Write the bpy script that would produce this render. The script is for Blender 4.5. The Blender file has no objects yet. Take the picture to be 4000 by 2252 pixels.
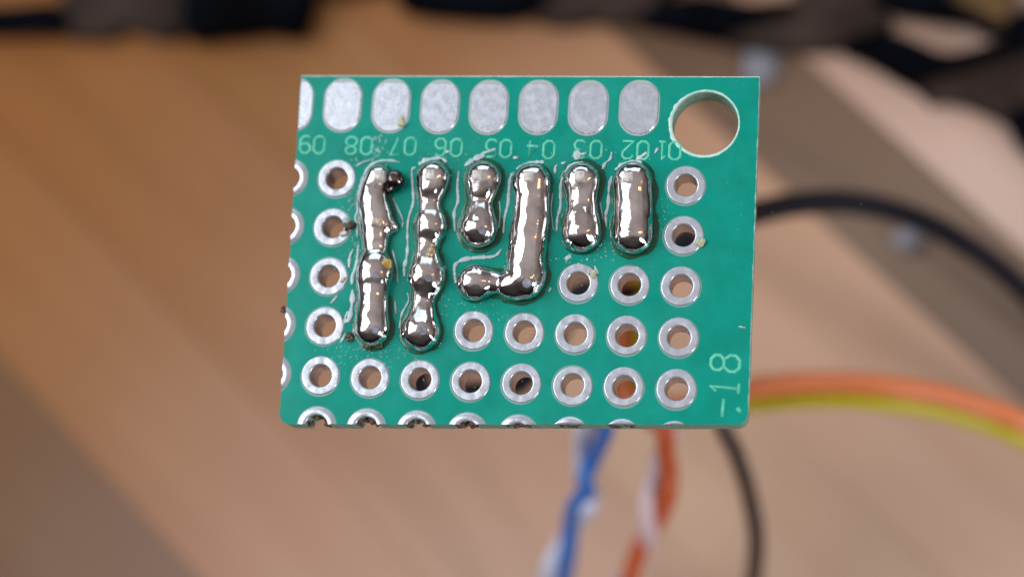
import bpy, bmesh, math, random
import numpy as np
from mathutils import Vector, Matrix, noise

random.seed(4)
S = 0.001            # everything below is written in millimetres
H = 50.0             # board face above the table top (mm)
scene = bpy.context.scene
COL = scene.collection

# ------------------------------------------------------------------ camera
CR = [[0.9846675543602845, -0.02852326067766932, 0.17209366923407068],
      [0.06247931741876056, 0.9787582256407026, -0.1952656412058804],
      [-0.16286848155802816, 0.20302403636262278, 0.9655335822093406]]
CC = (16.894757, -18.943740, 91.913256)
F = 7500.0
cam_d = bpy.data.cameras.new('camera')
cam = bpy.data.objects.new('camera', cam_d)
COL.objects.link(cam)
m = Matrix(CR).to_4x4()
m.translation = Vector((CC[0], CC[1], CC[2] + H)) * S
cam.matrix_world = m
cam_d.sensor_width = 36.0
cam_d.lens = 36.0 * F / 4000.0
cam_d.clip_start = 0.005
cam_d.clip_end = 20.0
cam_d.dof.use_dof = True
cam_d.dof.focus_distance = 0.0946
cam_d.dof.aperture_fstop = 18.5
scene.camera = cam

# ------------------------------------------------------------------ world and lamps
w = bpy.data.worlds.new('World')
scene.world = w
w.use_nodes = True
nt = w.node_tree
bg = nt.nodes['Background']
wt = nt.nodes.new('ShaderNodeTexCoord')
wx = nt.nodes.new('ShaderNodeSeparateXYZ')
wr = nt.nodes.new('ShaderNodeValToRGB')          # dim walls, pinkish white ceiling
wr.color_ramp.elements[0].position = 0.0
wr.color_ramp.elements[0].color = (0.045, 0.035, 0.032, 1)
wr.color_ramp.elements[1].position = 0.95
wr.color_ramp.elements[1].color = (0.56, 0.485, 0.47, 1)
nt.links.new(wt.outputs['Generated'], wx.inputs['Vector'])
nt.links.new(wx.outputs['Z'], wr.inputs['Fac'])
# the photographer's side of the room is dim
wy = nt.nodes.new('ShaderNodeMapRange')
wy.interpolation_type = 'SMOOTHSTEP'
wy.inputs['From Min'].default_value = -0.55
wy.inputs['From Max'].default_value = -0.05
wy.inputs['To Min'].default_value = 0.20
wy.inputs['To Max'].default_value = 1.0
nt.links.new(wx.outputs['Y'], wy.inputs['Value'])
wmul = nt.nodes.new('ShaderNodeVectorMath')
wmul.operation = 'SCALE'
nt.links.new(wr.outputs['Color'], wmul.inputs[0])
nt.links.new(wy.outputs['Result'], wmul.inputs['Scale'])
nt.links.new(wmul.outputs['Vector'], bg.inputs['Color'])
bg.inputs['Strength'].default_value = 0.95

def area(name, loc, target, sx, sy, power, col):
    d = bpy.data.lights.new(name, 'AREA')
    d.shape = 'RECTANGLE'
    d.size, d.size_y = sx, sy
    d.energy = power
    d.color = col
    o = bpy.data.objects.new(name, d)
    COL.objects.link(o)
    o.location = loc
    o.rotation_euler = (Vector(target) - Vector(loc)).to_track_quat('-Z', 'Y').to_euler()
    return o

CEN = (0.0, 0.0, 0.03)
WT = (0.92, 0.97, 1.0)
area('window_light', (-0.62, 0.34, 0.70), CEN, 0.32, 0.78, 4.0, WT)
area('window_light', (-0.62, -0.03, 0.70), CEN, 0.34, 0.78, 4.2, WT)
area('far_window_light', (-0.10, 0.95, 0.50), CEN, 1.1, 0.46, 3.2, (0.66, 0.88, 1.0))
area('lamp_light', (0.36, -0.24, 0.20), (0.06, -0.04, 0.0), 0.05, 0.24, 1.15, (0.94, 0.97, 1.0))
area('warm_lamp_light', (0.42, 0.06, 0.50), CEN, 0.05, 0.16, 0.14, (1.0, 0.50, 0.18))

scene.view_settings.view_transform = 'Standard'
scene.view_settings.look = 'None'
scene.view_settings.gamma = 1.0
scene.view_settings.use_curve_mapping = False
scene.view_settings.exposure = 0.0

# ------------------------------------------------------------------ helpers
def U(px, py, z=0.0):
    """pixel of the 4000-wide photograph -> point (mm) on the plane at height z above the board face"""
    d = Vector(((px - 2000.0) / F, -(py - 1126.0) / F, -1.0))
    d = Matrix(CR) @ d
    t = (z - CC[2]) / d.z
    return Vector((CC[0] + d.x * t, CC[1] + d.y * t, z))

def finish(name, me, mat, parent=None, smooth=True):
    """mesh data in mm, board face at z=0 -> linked object in metres"""
    n = len(me.vertices)
    co = np.empty(n * 3, dtype=np.float32)
    me.vertices.foreach_get('co', co)
    co = co.reshape(-1, 3)
    co[:, 2] += H
    co *= S
    o = bpy.data.objects.new(name, me)
    COL.objects.link(o)
    if parent is not None:
        g = parent.location.copy()
        p = parent
        while p.parent is not None:
            p = p.parent
            g += p.location
        co -= np.array(g, dtype=np.float32)
        o.parent = parent
    me.vertices.foreach_set('co', co.ravel())
    if mat is not None:
        mats = mat if isinstance(mat, (list, tuple)) else [mat]
        me.materials.clear()
        for q in mats:
            me.materials.append(q)
    me.polygons.foreach_set('use_smooth', [smooth] * len(me.polygons))
    me.update()
    return o

def pydata(name, vs, fs, mat, parent=None, smooth=False, mi=None):
    me = bpy.data.meshes.new(name)
    me.from_pydata([tuple(v) for v in vs], [], fs)
    o = finish(name, me, mat, parent, smooth)
    if mi is not None:
        me.polygons.foreach_set('material_index', mi)
    return o

def root(name, loc_mm, label, cat, group=None):
    o = bpy.data.objects.new(name, None)
    COL.objects.link(o)
    o.empty_display_size = 0.005
    o.location = (loc_mm[0] * S, loc_mm[1] * S, (loc_mm[2] + H) * S)
    o['label'] = label
    o['category'] = cat
    if group:
        o['group'] = group
    return o

def tag(o, label, cat, group=None):
    o['label'] = label
    o['category'] = cat
    if group:
        o['group'] = group
    return o

def catmull(pts, n=8):
    P = [Vector(p) for p in pts]
    if len(P) < 3:
        return P
    out = []
    for i in range(len(P) - 1):
        a = P[i - 1] if i else P[0] * 2 - P[1]
        b, c = P[i], P[i + 1]
        d = P[i + 2] if i + 2 < len(P) else P[-1] * 2 - P[-2]
        for k in range(n):
            t = k / n
            out.append(0.5 * ((2 * b) + (c - a) * t + (2 * a - 5 * b + 4 * c - d) * t * t + (3 * b - a - 3 * c + d) * t ** 3))
    out.append(P[-1])
    return out

TMP = bpy.data.scenes.new('tmp')
def ev_mesh(o):
    """mesh of a helper object with its modifiers applied (evaluated in a scratch scene)"""
    TMP.view_layers[0].update()
    dg = TMP.view_layers[0].depsgraph
    me = bpy.data.meshes.new_from_object(o.evaluated_get(dg))
    bpy.data.objects.remove(o)
    return me

def tube_mesh(lines, r, flat=1.0, res=3, radii=None, z0=None, jitter=0.0):
    """round strokes along polylines (mm); flat squashes them about z0"""
    k = 4 + 2 * res
    vs, fs = [], []
    for li, pts in enumerate(lines):
        pts = [Vector(p) for p in pts]
        n = len(pts)
        ref = Vector((0, 0, 1))
        b0_ = len(vs)
        prev = None
        for i, p in enumerate(pts):
            t0 = (p - pts[i - 1]).normalized() if i else None
            t1 = (pts[i + 1] - p).normalized() if i < n - 1 else None
            t = (t0 or t1) if (t0 is None or t1 is None) else (t0 + t1)
            if t.length < 1e-6:
                t = t0
            t.normalize()
            cs = 1.0 if (t0 is None or t1 is None) else max(0.6, math.sqrt(max(0.0, (1 + t0.dot(t1)) / 2)))
            if prev is None:
                up = ref if abs(t.z) < 0.9 else Vector((0, 1, 0))
                a = t.cross(up).normalized()
            else:
                a = (prev - t * prev.dot(t)).normalized()
            prev = a
            c = t.cross(a)
            rr = r * (radii[li][i] if radii else 1.0)
            if jitter:
                rr *= max(0.25, 1 + jitter * noise.noise(Vector((p[0] * 3.1, p[1] * 3.1, li * 7.3))) + 0.8 * jitter * noise.noise(Vector((p[0] * 8.3, p[1] * 8.3, li * 3.3))))
            for q in range(k):
                an = q * math.tau / k
                d = a * math.cos(an) * rr / cs + c * math.sin(an) * rr
                v = p + d
                if flat != 1.0:
                    v.z = z0 + (v.z - z0) * flat
                vs.append(v)
        for i in range(n - 1):
            for q in range(k):
                fs.append((b0_ + i * k + q, b0_ + i * k + (q + 1) % k, b0_ + (i + 1) * k + (q + 1) % k, b0_ + (i + 1) * k + q))
        fs.append(tuple(b0_ + q for q in range(k))[::-1])
        fs.append(tuple(b0_ + (n - 1) * k + q for q in range(k)))
    me = bpy.data.meshes.new('t')
    me.from_pydata([tuple(v) for v in vs], [], fs)
    return me

def lump_mesh(balls, voxel, iters, zflat=1.0, amp=0.0, freq=1.0, seed=0, z0=0.0):
    """union of balls (x, y, z, r in mm) grown into one smooth skin"""
    bm = bmesh.new()
    for (x, y, z, r) in balls:
        q = bmesh.ops.create_icosphere(bm, subdivisions=3, radius=r)
        for v in q['verts']:
            v.co = Vector((v.co.x + x, v.co.y + y, v.co.z * zflat + z))
    me = bpy.data.meshes.new('l')
    bm.to_mesh(me)
    bm.free()
    o = bpy.data.objects.new('l', me)
    TMP.collection.objects.link(o)
    mo = o.modifiers.new('r', 'REMESH')
    mo.mode = 'VOXEL'
    mo.voxel_size = voxel
    ms = o.modifiers.new('s', 'SMOOTH')
    ms.iterations = iters
    ms.factor = 0.5
    out = ev_mesh(o)
    bpy.data.meshes.remove(me)
    if amp:
        n = len(out.vertices)
        co, no = np.empty(n * 3, np.float32), np.empty(n * 3, np.float32)
        out.vertices.foreach_get('co', co)
        out.vertices.foreach_get('normal', no)
        co, no = co.reshape(-1, 3), no.reshape(-1, 3)
        off = Vector((seed * 3.7, seed * 1.3, seed))
        d = np.empty(n, np.float32)
        for i in range(n):
            q = Vector(co[i]) * freq + off
            d[i] = noise.noise(q) + 0.22 * noise.noise(q * 2.1)
        co += no * (amp * d)[:, None]
        out.vertices.foreach_set('co', co.ravel())
    return out

# ------------------------------------------------------------------ materials
def mat(name, base, rough=0.5, metal=0.0, coat=0.0, spec=0.5, ncol=None, nscale=2.0, namt=0.5, bump=0.0, bscale=8.0,
        stretch=(1, 1, 1), ndetail=4.0, coat_rough=0.1, rvar=None, rscale=0.8):
    mt = bpy.data.materials.new(name)
    mt.use_nodes = True
    t = mt.node_tree
    b = t.nodes['Principled BSDF']
    b.inputs['Base Color'].default_value = (*base, 1)
    b.inputs['Roughness'].default_value = rough
    b.inputs['Metallic'].default_value = metal
    b.inputs['Coat Weight'].default_value = coat
    b.inputs['Coat Roughness'].default_value = coat_rough
    b.inputs['Specular IOR Level'].default_value = spec
    if ncol is not None or bump or rvar:
        tc = t.nodes.new('ShaderNodeTexCoord')
        mp = t.nodes.new('ShaderNodeMapping')
        mp.inputs['Scale'].default_value = tuple(1000.0 * s for s in stretch)
        t.links.new(tc.outputs['Object'], mp.inputs['Vector'])
    if ncol is not None:
        n = t.nodes.new('ShaderNodeTexNoise')
        n.inputs['Scale'].default_value = nscale
        n.inputs['Detail'].default_value = ndetail
        t.links.new(mp.outputs['Vector'], n.inputs['Vector'])
        rp = t.nodes.new('ShaderNodeMapRange')
        rp.inputs['From Min'].default_value = 0.5 - 0.5 * namt * 0.6
        rp.inputs['From Max'].default_value = 0.5 + 0.5 * namt * 0.6
        t.links.new(n.outputs['Fac'], rp.inputs['Value'])
        mx = t.nodes.new('ShaderNodeMix')
        mx.data_type = 'RGBA'
        mx.inputs['A'].default_value = (*base, 1)
        mx.inputs['B'].default_value = (*ncol, 1)
        t.links.new(rp.outputs['Result'], mx.inputs['Factor'])
        t.links.new(mx.outputs['Result'], b.inputs['Base Color'])
    if rvar:
        nr = t.nodes.new('ShaderNodeTexNoise')
        nr.inputs['Scale'].default_value = rscale
        nr.inputs['Detail'].default_value = 5.0
        t.links.new(mp.outputs['Vector'], nr.inputs['Vector'])
        rr = t.nodes.new('ShaderNodeMapRange')
        rr.inputs['From Min'].default_value = 0.45
        rr.inputs['From Max'].default_value = 0.68
        rr.inputs['To Min'].default_value = rvar[0]
        rr.inputs['To Max'].default_value = rvar[1]
        t.links.new(nr.outputs['Fac'], rr.inputs['Value'])
        t.links.new(rr.outputs['Result'], b.inputs['Roughness'])
    if bump:
        n2 = t.nodes.new('ShaderNodeTexNoise')
        n2.inputs['Scale'].default_value = bscale
        n2.inputs['Detail'].default_value = 3.0
        t.links.new(mp.outputs['Vector'], n2.inputs['Vector'])
        bp = t.nodes.new('ShaderNodeBump')
        bp.inputs['Strength'].default_value = 1.0
        bp.inputs['Distance'].default_value = bump * S
        t.links.new(n2.outputs['Fac'], bp.inputs['Height'])
        t.links.new(bp.outputs['Normal'], b.inputs['Normal'])
    return mt

def film(name, tint, ior=1.5, rough=0.08, bump=0.0, bscale=4.0):
    """clear tinted resin lying on the board"""
    mt = bpy.data.materials.new(name)
    mt.use_nodes = True
    t = mt.node_tree
    t.nodes.remove(t.nodes['Principled BSDF'])
    out = t.nodes['Material Output']
    tr = t.nodes.new('ShaderNodeBsdfTransparent')
    tr.inputs['Color'].default_value = (*tint, 1)
    gl = t.nodes.new('ShaderNodeBsdfGlossy')
    gl.inputs['Roughness'].default_value = rough
    fr = t.nodes.new('ShaderNodeFresnel')
    fr.inputs['IOR'].default_value = ior
    mx = t.nodes.new('ShaderNodeMixShader')
    t.links.new(fr.outputs['Fac'], mx.inputs['Fac'])
    t.links.new(tr.outputs['BSDF'], mx.inputs[1])
    t.links.new(gl.outputs['BSDF'], mx.inputs[2])
    t.links.new(mx.outputs['Shader'], out.inputs['Surface'])
    if bump:
        tc = t.nodes.new('ShaderNodeTexCoord')
        n2 = t.nodes.new('ShaderNodeTexNoise')
        n2.inputs['Scale'].default_value = bscale * 1000
        t.links.new(tc.outputs['Object'], n2.inputs['Vector'])
        bp = t.nodes.new('ShaderNodeBump')
        bp.inputs['Distance'].default_value = bump * S
        t.links.new(n2.outputs['Fac'], bp.inputs['Height'])
        t.links.new(bp.outputs['Normal'], gl.inputs['Normal'])
        t.links.new(bp.outputs['Normal'], fr.inputs['Normal'])
    return mt

M_green = mat('green_solder_mask', (0.0, 0.235, 0.178), 0.30, spec=0.18, coat=0.0, ncol=(0.0, 0.285, 0.222), nscale=0.9, namt=0.7, bump=0.004, bscale=9, rvar=(0.22, 0.5), rscale=0.35)
M_fr4 = mat('fibreglass_edge', (0.10, 0.26, 0.19), 0.7, ncol=(0.28, 0.42, 0.34), nscale=5, namt=0.8, bump=0.05, bscale=10)
M_burr = mat('white_fibre_burr', (0.70, 0.74, 0.76), 0.8, ncol=(0.50, 0.58, 0.58), nscale=6)
M_tin = mat('tinned_pad', (0.54, 0.58, 0.66), 0.30, metal=0.7, ncol=(0.48, 0.52, 0.60), nscale=1.2, namt=0.8, bump=0.010, bscale=2.4, rvar=(0.27, 0.37), rscale=2.5)
M_barrel = mat('hole_plating', (0.62, 0.55, 0.51), 0.35, metal=0.8, ncol=(0.40, 0.34, 0.31), nscale=2.5, namt=0.8)
M_halo = mat('mask_clearance', (0.16, 0.33, 0.29), 0.4)
M_solder = mat('bright_solder', (0.78, 0.765, 0.77), 0.06, metal=1.0, ncol=(0.50, 0.46, 0.45), nscale=0.9, namt=0.7, bump=0.0035, bscale=1.8, rvar=(0.05, 0.22), rscale=1.1)
M_pin = mat('pin_end', (0.66, 0.63, 0.60), 0.5, metal=0.2, ncol=(0.40, 0.37, 0.35), nscale=6)
M_print = mat('printed_marking', (0.07, 0.50, 0.33), 0.45, ncol=(0.14, 0.60, 0.43), nscale=4)
M_flux = film('clear_flux', (0.72, 0.80, 0.66), 1.5, 0.08, bump=0.012, bscale=1.2)
M_resid_glint = mat('dried_flux_and_glint', (0.42, 0.58, 0.60), 0.28, coat=0.4, ncol=(0.58, 0.70, 0.73), nscale=3)  # pale tint paints window reflections onto the flux
_t = M_resid_glint.node_tree
_mx = _t.nodes.new('ShaderNodeMixShader')
_tr = _t.nodes.new('ShaderNodeBsdfTransparent')
_mx.inputs['Fac'].default_value = 0.85
_t.links.new(_tr.outputs['BSDF'], _mx.inputs[1])
_t.links.new(_t.nodes['Principled BSDF'].outputs['BSDF'], _mx.inputs[2])
_t.links.new(_mx.outputs['Shader'], _t.nodes['Material Output'].inputs['Surface'])
M_amber = mat('amber_flux_bead', (0.42, 0.25, 0.05), 0.08, coat=1.0)
M_char = mat('charred_flux', (0.018, 0.014, 0.010), 0.25, ncol=(0.10, 0.06, 0.03), nscale=6)
M_burn = mat('broken_fibre', (0.055, 0.028, 0.020), 0.6, ncol=(0.14, 0.075, 0.055), nscale=6)
M_black_plastic = mat('black_plastic', (0.012, 0.012, 0.013), 0.4)

def wood():
    mt = bpy.data.materials.new('strip_wood')
    mt.use_nodes = True
    t = mt.node_tree
    b = t.nodes['Principled BSDF']
    tc = t.nodes.new('ShaderNodeTexCoord')
    mp = t.nodes.new('ShaderNodeMapping')
    mp.inputs['Scale'].default_value = (14, 260, 260)
    t.links.new(tc.outputs['Object'], mp.inputs['Vector'])
    n = t.nodes.new('ShaderNodeTexNoise')
    n.inputs['Scale'].default_value = 1.0
    n.inputs['Detail'].default_value = 5.0
    t.links.new(mp.outputs['Vector'], n.inputs['Vector'])
    n3 = t.nodes.new('ShaderNodeTexNoise')
    n3.inputs['Scale'].default_value = 24.0
    t.links.new(tc.outputs['Object'], n3.inputs['Vector'])
    rmp = t.nodes.new('ShaderNodeValToRGB')       # orange-brown finish
    rmp.color_ramp.elements[0].position = 0.30
    rmp.color_ramp.elements[0].color = (0.215, 0.077, 0.0125, 1)
    rmp.color_ramp.elements[1].position = 0.70
    rmp.color_ramp.elements[1].color = (0.260, 0.101, 0.0200, 1)
    t.links.new(n.outputs['Fac'], rmp.inputs['Fac'])
    rm2 = t.nodes.new('ShaderNodeValToRGB')       # paler wood along the grain: bright light at lower right painted in
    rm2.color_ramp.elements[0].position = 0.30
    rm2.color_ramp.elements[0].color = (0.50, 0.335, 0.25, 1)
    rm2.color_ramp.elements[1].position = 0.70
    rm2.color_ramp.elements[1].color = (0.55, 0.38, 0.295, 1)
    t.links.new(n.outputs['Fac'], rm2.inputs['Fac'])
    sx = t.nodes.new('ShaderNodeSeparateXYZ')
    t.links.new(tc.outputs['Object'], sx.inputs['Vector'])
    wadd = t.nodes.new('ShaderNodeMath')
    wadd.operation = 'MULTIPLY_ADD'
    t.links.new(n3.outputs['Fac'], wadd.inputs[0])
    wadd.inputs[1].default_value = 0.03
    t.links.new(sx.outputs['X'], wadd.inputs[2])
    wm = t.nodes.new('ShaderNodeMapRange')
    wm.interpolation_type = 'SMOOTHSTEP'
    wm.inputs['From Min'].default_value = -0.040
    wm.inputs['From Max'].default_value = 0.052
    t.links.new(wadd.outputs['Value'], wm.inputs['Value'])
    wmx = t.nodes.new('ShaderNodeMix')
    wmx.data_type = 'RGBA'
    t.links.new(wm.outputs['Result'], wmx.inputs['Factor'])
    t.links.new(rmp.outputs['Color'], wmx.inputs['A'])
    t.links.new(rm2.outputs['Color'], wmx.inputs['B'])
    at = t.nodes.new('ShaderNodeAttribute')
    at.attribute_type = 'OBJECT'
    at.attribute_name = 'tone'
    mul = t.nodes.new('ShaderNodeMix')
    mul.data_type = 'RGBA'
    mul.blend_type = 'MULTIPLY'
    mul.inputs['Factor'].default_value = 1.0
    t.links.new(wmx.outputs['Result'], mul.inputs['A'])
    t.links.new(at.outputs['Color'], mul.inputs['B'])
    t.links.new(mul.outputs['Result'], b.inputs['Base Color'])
    b.inputs['Roughness'].default_value = 0.55
    b.inputs['Specular IOR Level'].default_value = 0.15
    bp = t.nodes.new('ShaderNodeBump')
    bp.inputs['Distance'].default_value = 0.00006
    t.links.new(n.outputs['Fac'], bp.inputs['Height'])
    t.links.new(bp.outputs['Normal'], b.inputs['Normal'])
    return mt
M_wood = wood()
M_core = mat('table_core', (0.10, 0.06, 0.04), 0.8)

# ------------------------------------------------------------------ the table: strips of wood running diagonally
ZT = -H
a0, b0 = U(2600, 900, ZT), U(3330, 1580, ZT)
gd = (b0 - a0).normalized()                    # grain direction on the table
gn = Vector((-gd.y, gd.x, 0))                  # across the grain
core = bmesh.new()
bmesh.ops.create_cube(core, size=1.0)
for v in core.verts:
    v.co = Vector((v.co.x * 300, v.co.y * 300, v.co.z * 18 + ZT - 9 - 1.2))
me = bpy.data.meshes.new('table_top')
core.to_mesh(me)
core.free()
table = finish('table_top', me, M_core, None, False)
table['kind'] = 'structure'
def across(px, py):
    return (U(px, py, ZT)).dot(gn)
cuts = [across(3450, 497), across(3480, 1110)]        # the darker strip
wd = abs(cuts[1] - cuts[0])
hi, lo = max(cuts), min(cuts)
edges = [lo]
while edges[-1] > -140:
    edges.append(edges[-1] - wd * random.uniform(1.3, 2.4))
edges = edges[::-1] + [hi]
while edges[-1] < 140:
    edges.append(edges[-1] + wd * random.uniform(0.9, 1.3))
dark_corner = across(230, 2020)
ang = math.atan2(gd.y, gd.x)
for i in range(len(edges) - 1):
    e0, e1 = edges[i], edges[i + 1]
    mid = (e0 + e1) / 2
    bm = bmesh.new()
    bmesh.ops.create_cube(bm, size=1.0)
    for v in bm.verts:
        v.co = Vector((v.co.x * 300, v.co.y * (e1 - e0 - 0.03), v.co.z * 1.6 - 0.8)) * S
    bmesh.ops.bevel(bm, geom=bm.edges[:], offset=0.06 * S, segments=1, affect='EDGES')
    me = bpy.data.meshes.new('plank')
    bm.to_mesh(me)
    bm.free()
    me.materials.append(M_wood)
    o = bpy.data.objects.new('plank', me)
    COL.objects.link(o)
    o.parent = table
    c = gn * mid
    o.location = (c.x * S, c.y * S, random.uniform(-0.03, 0.03) * S)
    o.rotation_euler = (0, 0, ang)
    k = random.uniform(0.95, 1.05)
    tone = (k, k * random.uniform(0.97, 1.03), k * random.uniform(0.95, 1.06), 1.0)
    if abs(mid - (lo + hi) / 2) < 0.1:
        tone = (0.40, 0.42, 0.43, 1)
        o['label'] = 'darker brown strip of wood'
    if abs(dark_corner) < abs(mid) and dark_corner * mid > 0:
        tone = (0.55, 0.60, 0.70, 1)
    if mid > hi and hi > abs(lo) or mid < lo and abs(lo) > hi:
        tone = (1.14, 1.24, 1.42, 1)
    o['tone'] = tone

# ------------------------------------------------------------------ the woven dark straps at the table's far side
M_strap_k = mat('black_leather', (0.001, 0.001, 0.0015), 0.7, spec=0.02, ncol=(0.002, 0.003, 0.006), nscale=0.3, bump=0.02, bscale=2)
M_strap_b = mat('brown_leather', (0.026, 0.017, 0.014), 0.7, spec=0.06, ncol=(0.048, 0.033, 0.028), nscale=0.25, bump=0.03, bscale=2)
M_strap_o = mat('tan_leather', (0.085, 0.045, 0.018), 0.7, spec=0.1, ncol=(0.13, 0.075, 0.033), nscale=0.3)
strap = root('woven_mat', (0, 26, ZT), 'blurred woven mat of black and dark brown leather strips on the wooden table', 'mat')
def slab(name, poly, z0, th, mt, parent):
    P = [U(x, y, ZT + z0 + th) for x, y in poly]
    P = catmull(P + [P[0]], 4)[:-1]
    bm = bmesh.new()
    vs = [bm.verts.new((p.x, p.y, ZT + z0)) for p in P]
    f = bm.faces.new(vs)
    if f.normal.z < 0:
        bmesh.ops.reverse_faces(bm, faces=[f])
    r = bmesh.ops.extrude_face_region(bm, geom=[f])
    ex = [g for g in r['geom'] if isinstance(g, bmesh.types.BMVert)]
    for v in ex:
        v.co.z += th
    cen = sum((v.co for v in ex), Vector()) / len(ex)
    for v in ex:
        dd = (cen - v.co)
        dd.z = 0
        if dd.length > 0:
            v.co += dd.normalized() * min(0.35, dd.length * 0.2)
    bmesh.ops.recalc_face_normals(bm, faces=bm.faces[:])
    me = bpy.data.meshes.new(name)
    bm.to_mesh(me)
    bm.free()
    return finish(name, me, mt, parent, False)
K, BR = M_strap_k, M_strap_b
slab('black_strip', [(-600, 20), (0, 18), (235, 8), (250, 112), (0, 122), (-600, 140)], 0.3, 1.6, K, strap)
slab('brown_strip', [(225, -420), (730, -420), (715, 112), (470, 108), (440, 142), (262, 140), (225, 60)], 0.0, 1.4, BR, strap)
slab('black_strip', [(720, -360), (1200, -300), (1192, 100), (1020, 118), (860, 134), (700, 108)], 0.5, 1.7, K, strap)
slab('brown_strip', [(1185, -500), (1560, -500), (1540, -80), (1190, -60)], 0.0, 1.3, BR, strap)
slab('black_strip', [(1500, -420), (1530, -30), (1620, 40), (1800, 58), (1960, 66), (2060, 40), (2150, -40), (2200, -420)], 0.5, 1.7, K, strap)
slab('brown_strip', [(2100, -400), (2110, 10), (2080, 66), (2190, 96), (2330, 78), (2470, 80), (2600, -20), (2700, -400)], 0.0, 1.4, BR, strap)
slab('black_strip', [(2475, 78), (2590, 2), (2760, -30), (2960, 8), (3110, -5), (2980, 68), (2870, 128), (2800, 142), (2650, 114)], 0.5, 1.8, K, strap)
slab('brown_strip', [(2600, -480), (3100, -480), (3060, -120), (2640, -110)], 0.0, 1.3, BR, strap)
slab('brown_strip', [(3090, -300), (3394, -60), (3420, 10), (3490, 62), (3445, 120), (3330, 152), (3270, 190), (3020, 190), (2915, 184), (2830, 150), (2885, 118), (3090, 5)], 0.0, 1.5, BR, strap)
slab('black_strip', [(3400, -60), (3460, 20), (3580, 52), (3797, 82), (3847, 116), (3930, 112), (3820, 40), (3700, -20), (3650, -200)], 0.6, 1.7, K, strap)
slab('tan_strip', [(3690, -300), (3720, 5), (3800, 60), (3925, 106), (3960, 20), (3990, -300)], 0.0, 1.4, M_strap_o, strap)
slab('black_strip', [(3300, 165), (3425, 116), (3530, 142), (3704, 212), (3922, 156), (4300, 60), (4300, 110), (3950, 205), (3611, 312), (3560, 325), (3400, 235), (3300, 192)], 0.6, 1.8, K, strap)
slab('black_strip', [(3930, 112), (3960, 40), (4300, -80), (4300, 80), (3960, 150)], 0.4, 1.4, K, strap)
slab('brown_strip', [(3570, 322), (3922, 186), (4300, 80), (4400, 640), (4080, 560), (3953, 486), (3829, 424), (3704, 386), (3642, 398), (3600, 360)], 0.0, 1.4, BR, strap)
slab('black_strip', [(3920, 440), (4020, 400), (4400, 560), (4400, 760), (4040, 610)], 0.6, 1.6, K, strap)

# two pale plastic scraps on the table
M_pale = mat('pale_plastic', (0.24, 0.24, 0.28), 0.9, spec=0.1)
def scrap(poly, label):
    P = [U(x, y, ZT + 0.6) for x, y in poly]
    bm = bmesh.new()
    vs = [bm.verts.new((p.x, p.y, ZT + 0.05)) for p in P]
    f = bm.faces.new(vs)
    r = bmesh.ops.extrude_face_region(bm, geom=[f])
    for g in r['geom']:
        if isinstance(g, bmesh.types.BMVert):
            g.co.z += 0.6
    bmesh.ops.recalc_face_normals(bm, faces=bm.faces[:])
    bmesh.ops.bevel(bm, geom=bm.edges[:], offset=0.25, segments=2, affect='EDGES')
    me = bpy.data.meshes.new('plastic_scrap')
    bm.to_mesh(me)
    bm.free()
    tag(finish('plastic_scrap', me, M_pale, None, True), label, 'scrap')
scrap([(2905, 205), (2985, 185), (3050, 230), (3010, 330), (2910, 330)], 'pale bluish plastic scrap on the table by the board corner')
scrap([(3480, 915), (3540, 885), (3620, 930), (3600, 975), (3510, 980)], 'small pale plastic scrap under the loop of black wire')

# ------------------------------------------------------------------ the circuit board
P = 2.54
def G(c, r):
    return Vector(((c - 5.5) * P, (3 - r) * P, 0))
TH = 1.6
board = root('circuit_board', (0, 0, -TH), 'green perforated circuit board with six silvery solder joints and printed numbers', 'circuit board')
RH, RO = 0.575, 0.975
covered = {(3, 1), (3, 2), (3, 3), (3, 4), (4, 1), (4, 2), (4, 3), (4, 4), (5, 1), (5, 2), (5, 3), (6, 1), (6, 2), (6, 3), (7, 1), (7, 2), (8, 1), (8, 2)}
holes = [(c, r) for r in range(1, 6) for c in range(2, 10) if (c, r) not in covered]

TL, TR = U(1176, 297), U(2966, 301)
BRc, BLc = U(2920, 1657), U(1090, 1655)
def lerp(a, b, t):
    return a + (b - a) * t
def line_with_notches(a, b, centres, r):
    """points from a to b, bitten by the holes that the cut runs through (board lies to the left of a->b)"""
    d = (b - a).normalized()
    L = (b - a).length
    segs = []
    for c in centres:
        s = (c - a).dot(d)
        off = (c - a - d * s).length
        if off < r * 0.97:
            hw = math.sqrt(r * r - off * off)
            segs.append((s - hw, s + hw, c))
    segs.sort(key=lambda q: q[0])
    out = []
    s = 0.0
    nrm = Vector((-d.y, d.x, 0))
    def run(s0, s1):
        n = max(2, int((s1 - s0) / 0.25))
        for i in range(n + 1):
            q = a + d * (s0 + (s1 - s0) * i / n)
            out.append(q + nrm * 0.035 * noise.noise(q * 2.5))
    for (s0, s1, c) in segs:
        run(s, s0)
        p0, p1 = a + d * s0, a + d * s1
        A0 = math.atan2(p0.y - c.y, p0.x - c.x)
        A1 = math.atan2(p1.y - c.y, p1.x - c.x)
        # the arc that bulges into the board
        inn = math.atan2(nrm.y, nrm.x)
        def unw(x):
            while x - inn > math.pi: x -= 2 * math.pi
            while x - inn < -math.pi: x += 2 * math.pi
            return x
        A0, A1 = unw(A0), unw(A1)
        for i in range(1, 14):
            t = A0 + (A1 - A0) * i / 14
            rr = r * (1 + 0.05 * noise.noise(Vector((c.x + t * 3, c.y, t * 2))))
            out.append(Vector((c.x + rr * math.cos(t), c.y + rr * math.sin(t), 0)))
        s = s1
    run(s, L)
    return out
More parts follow.
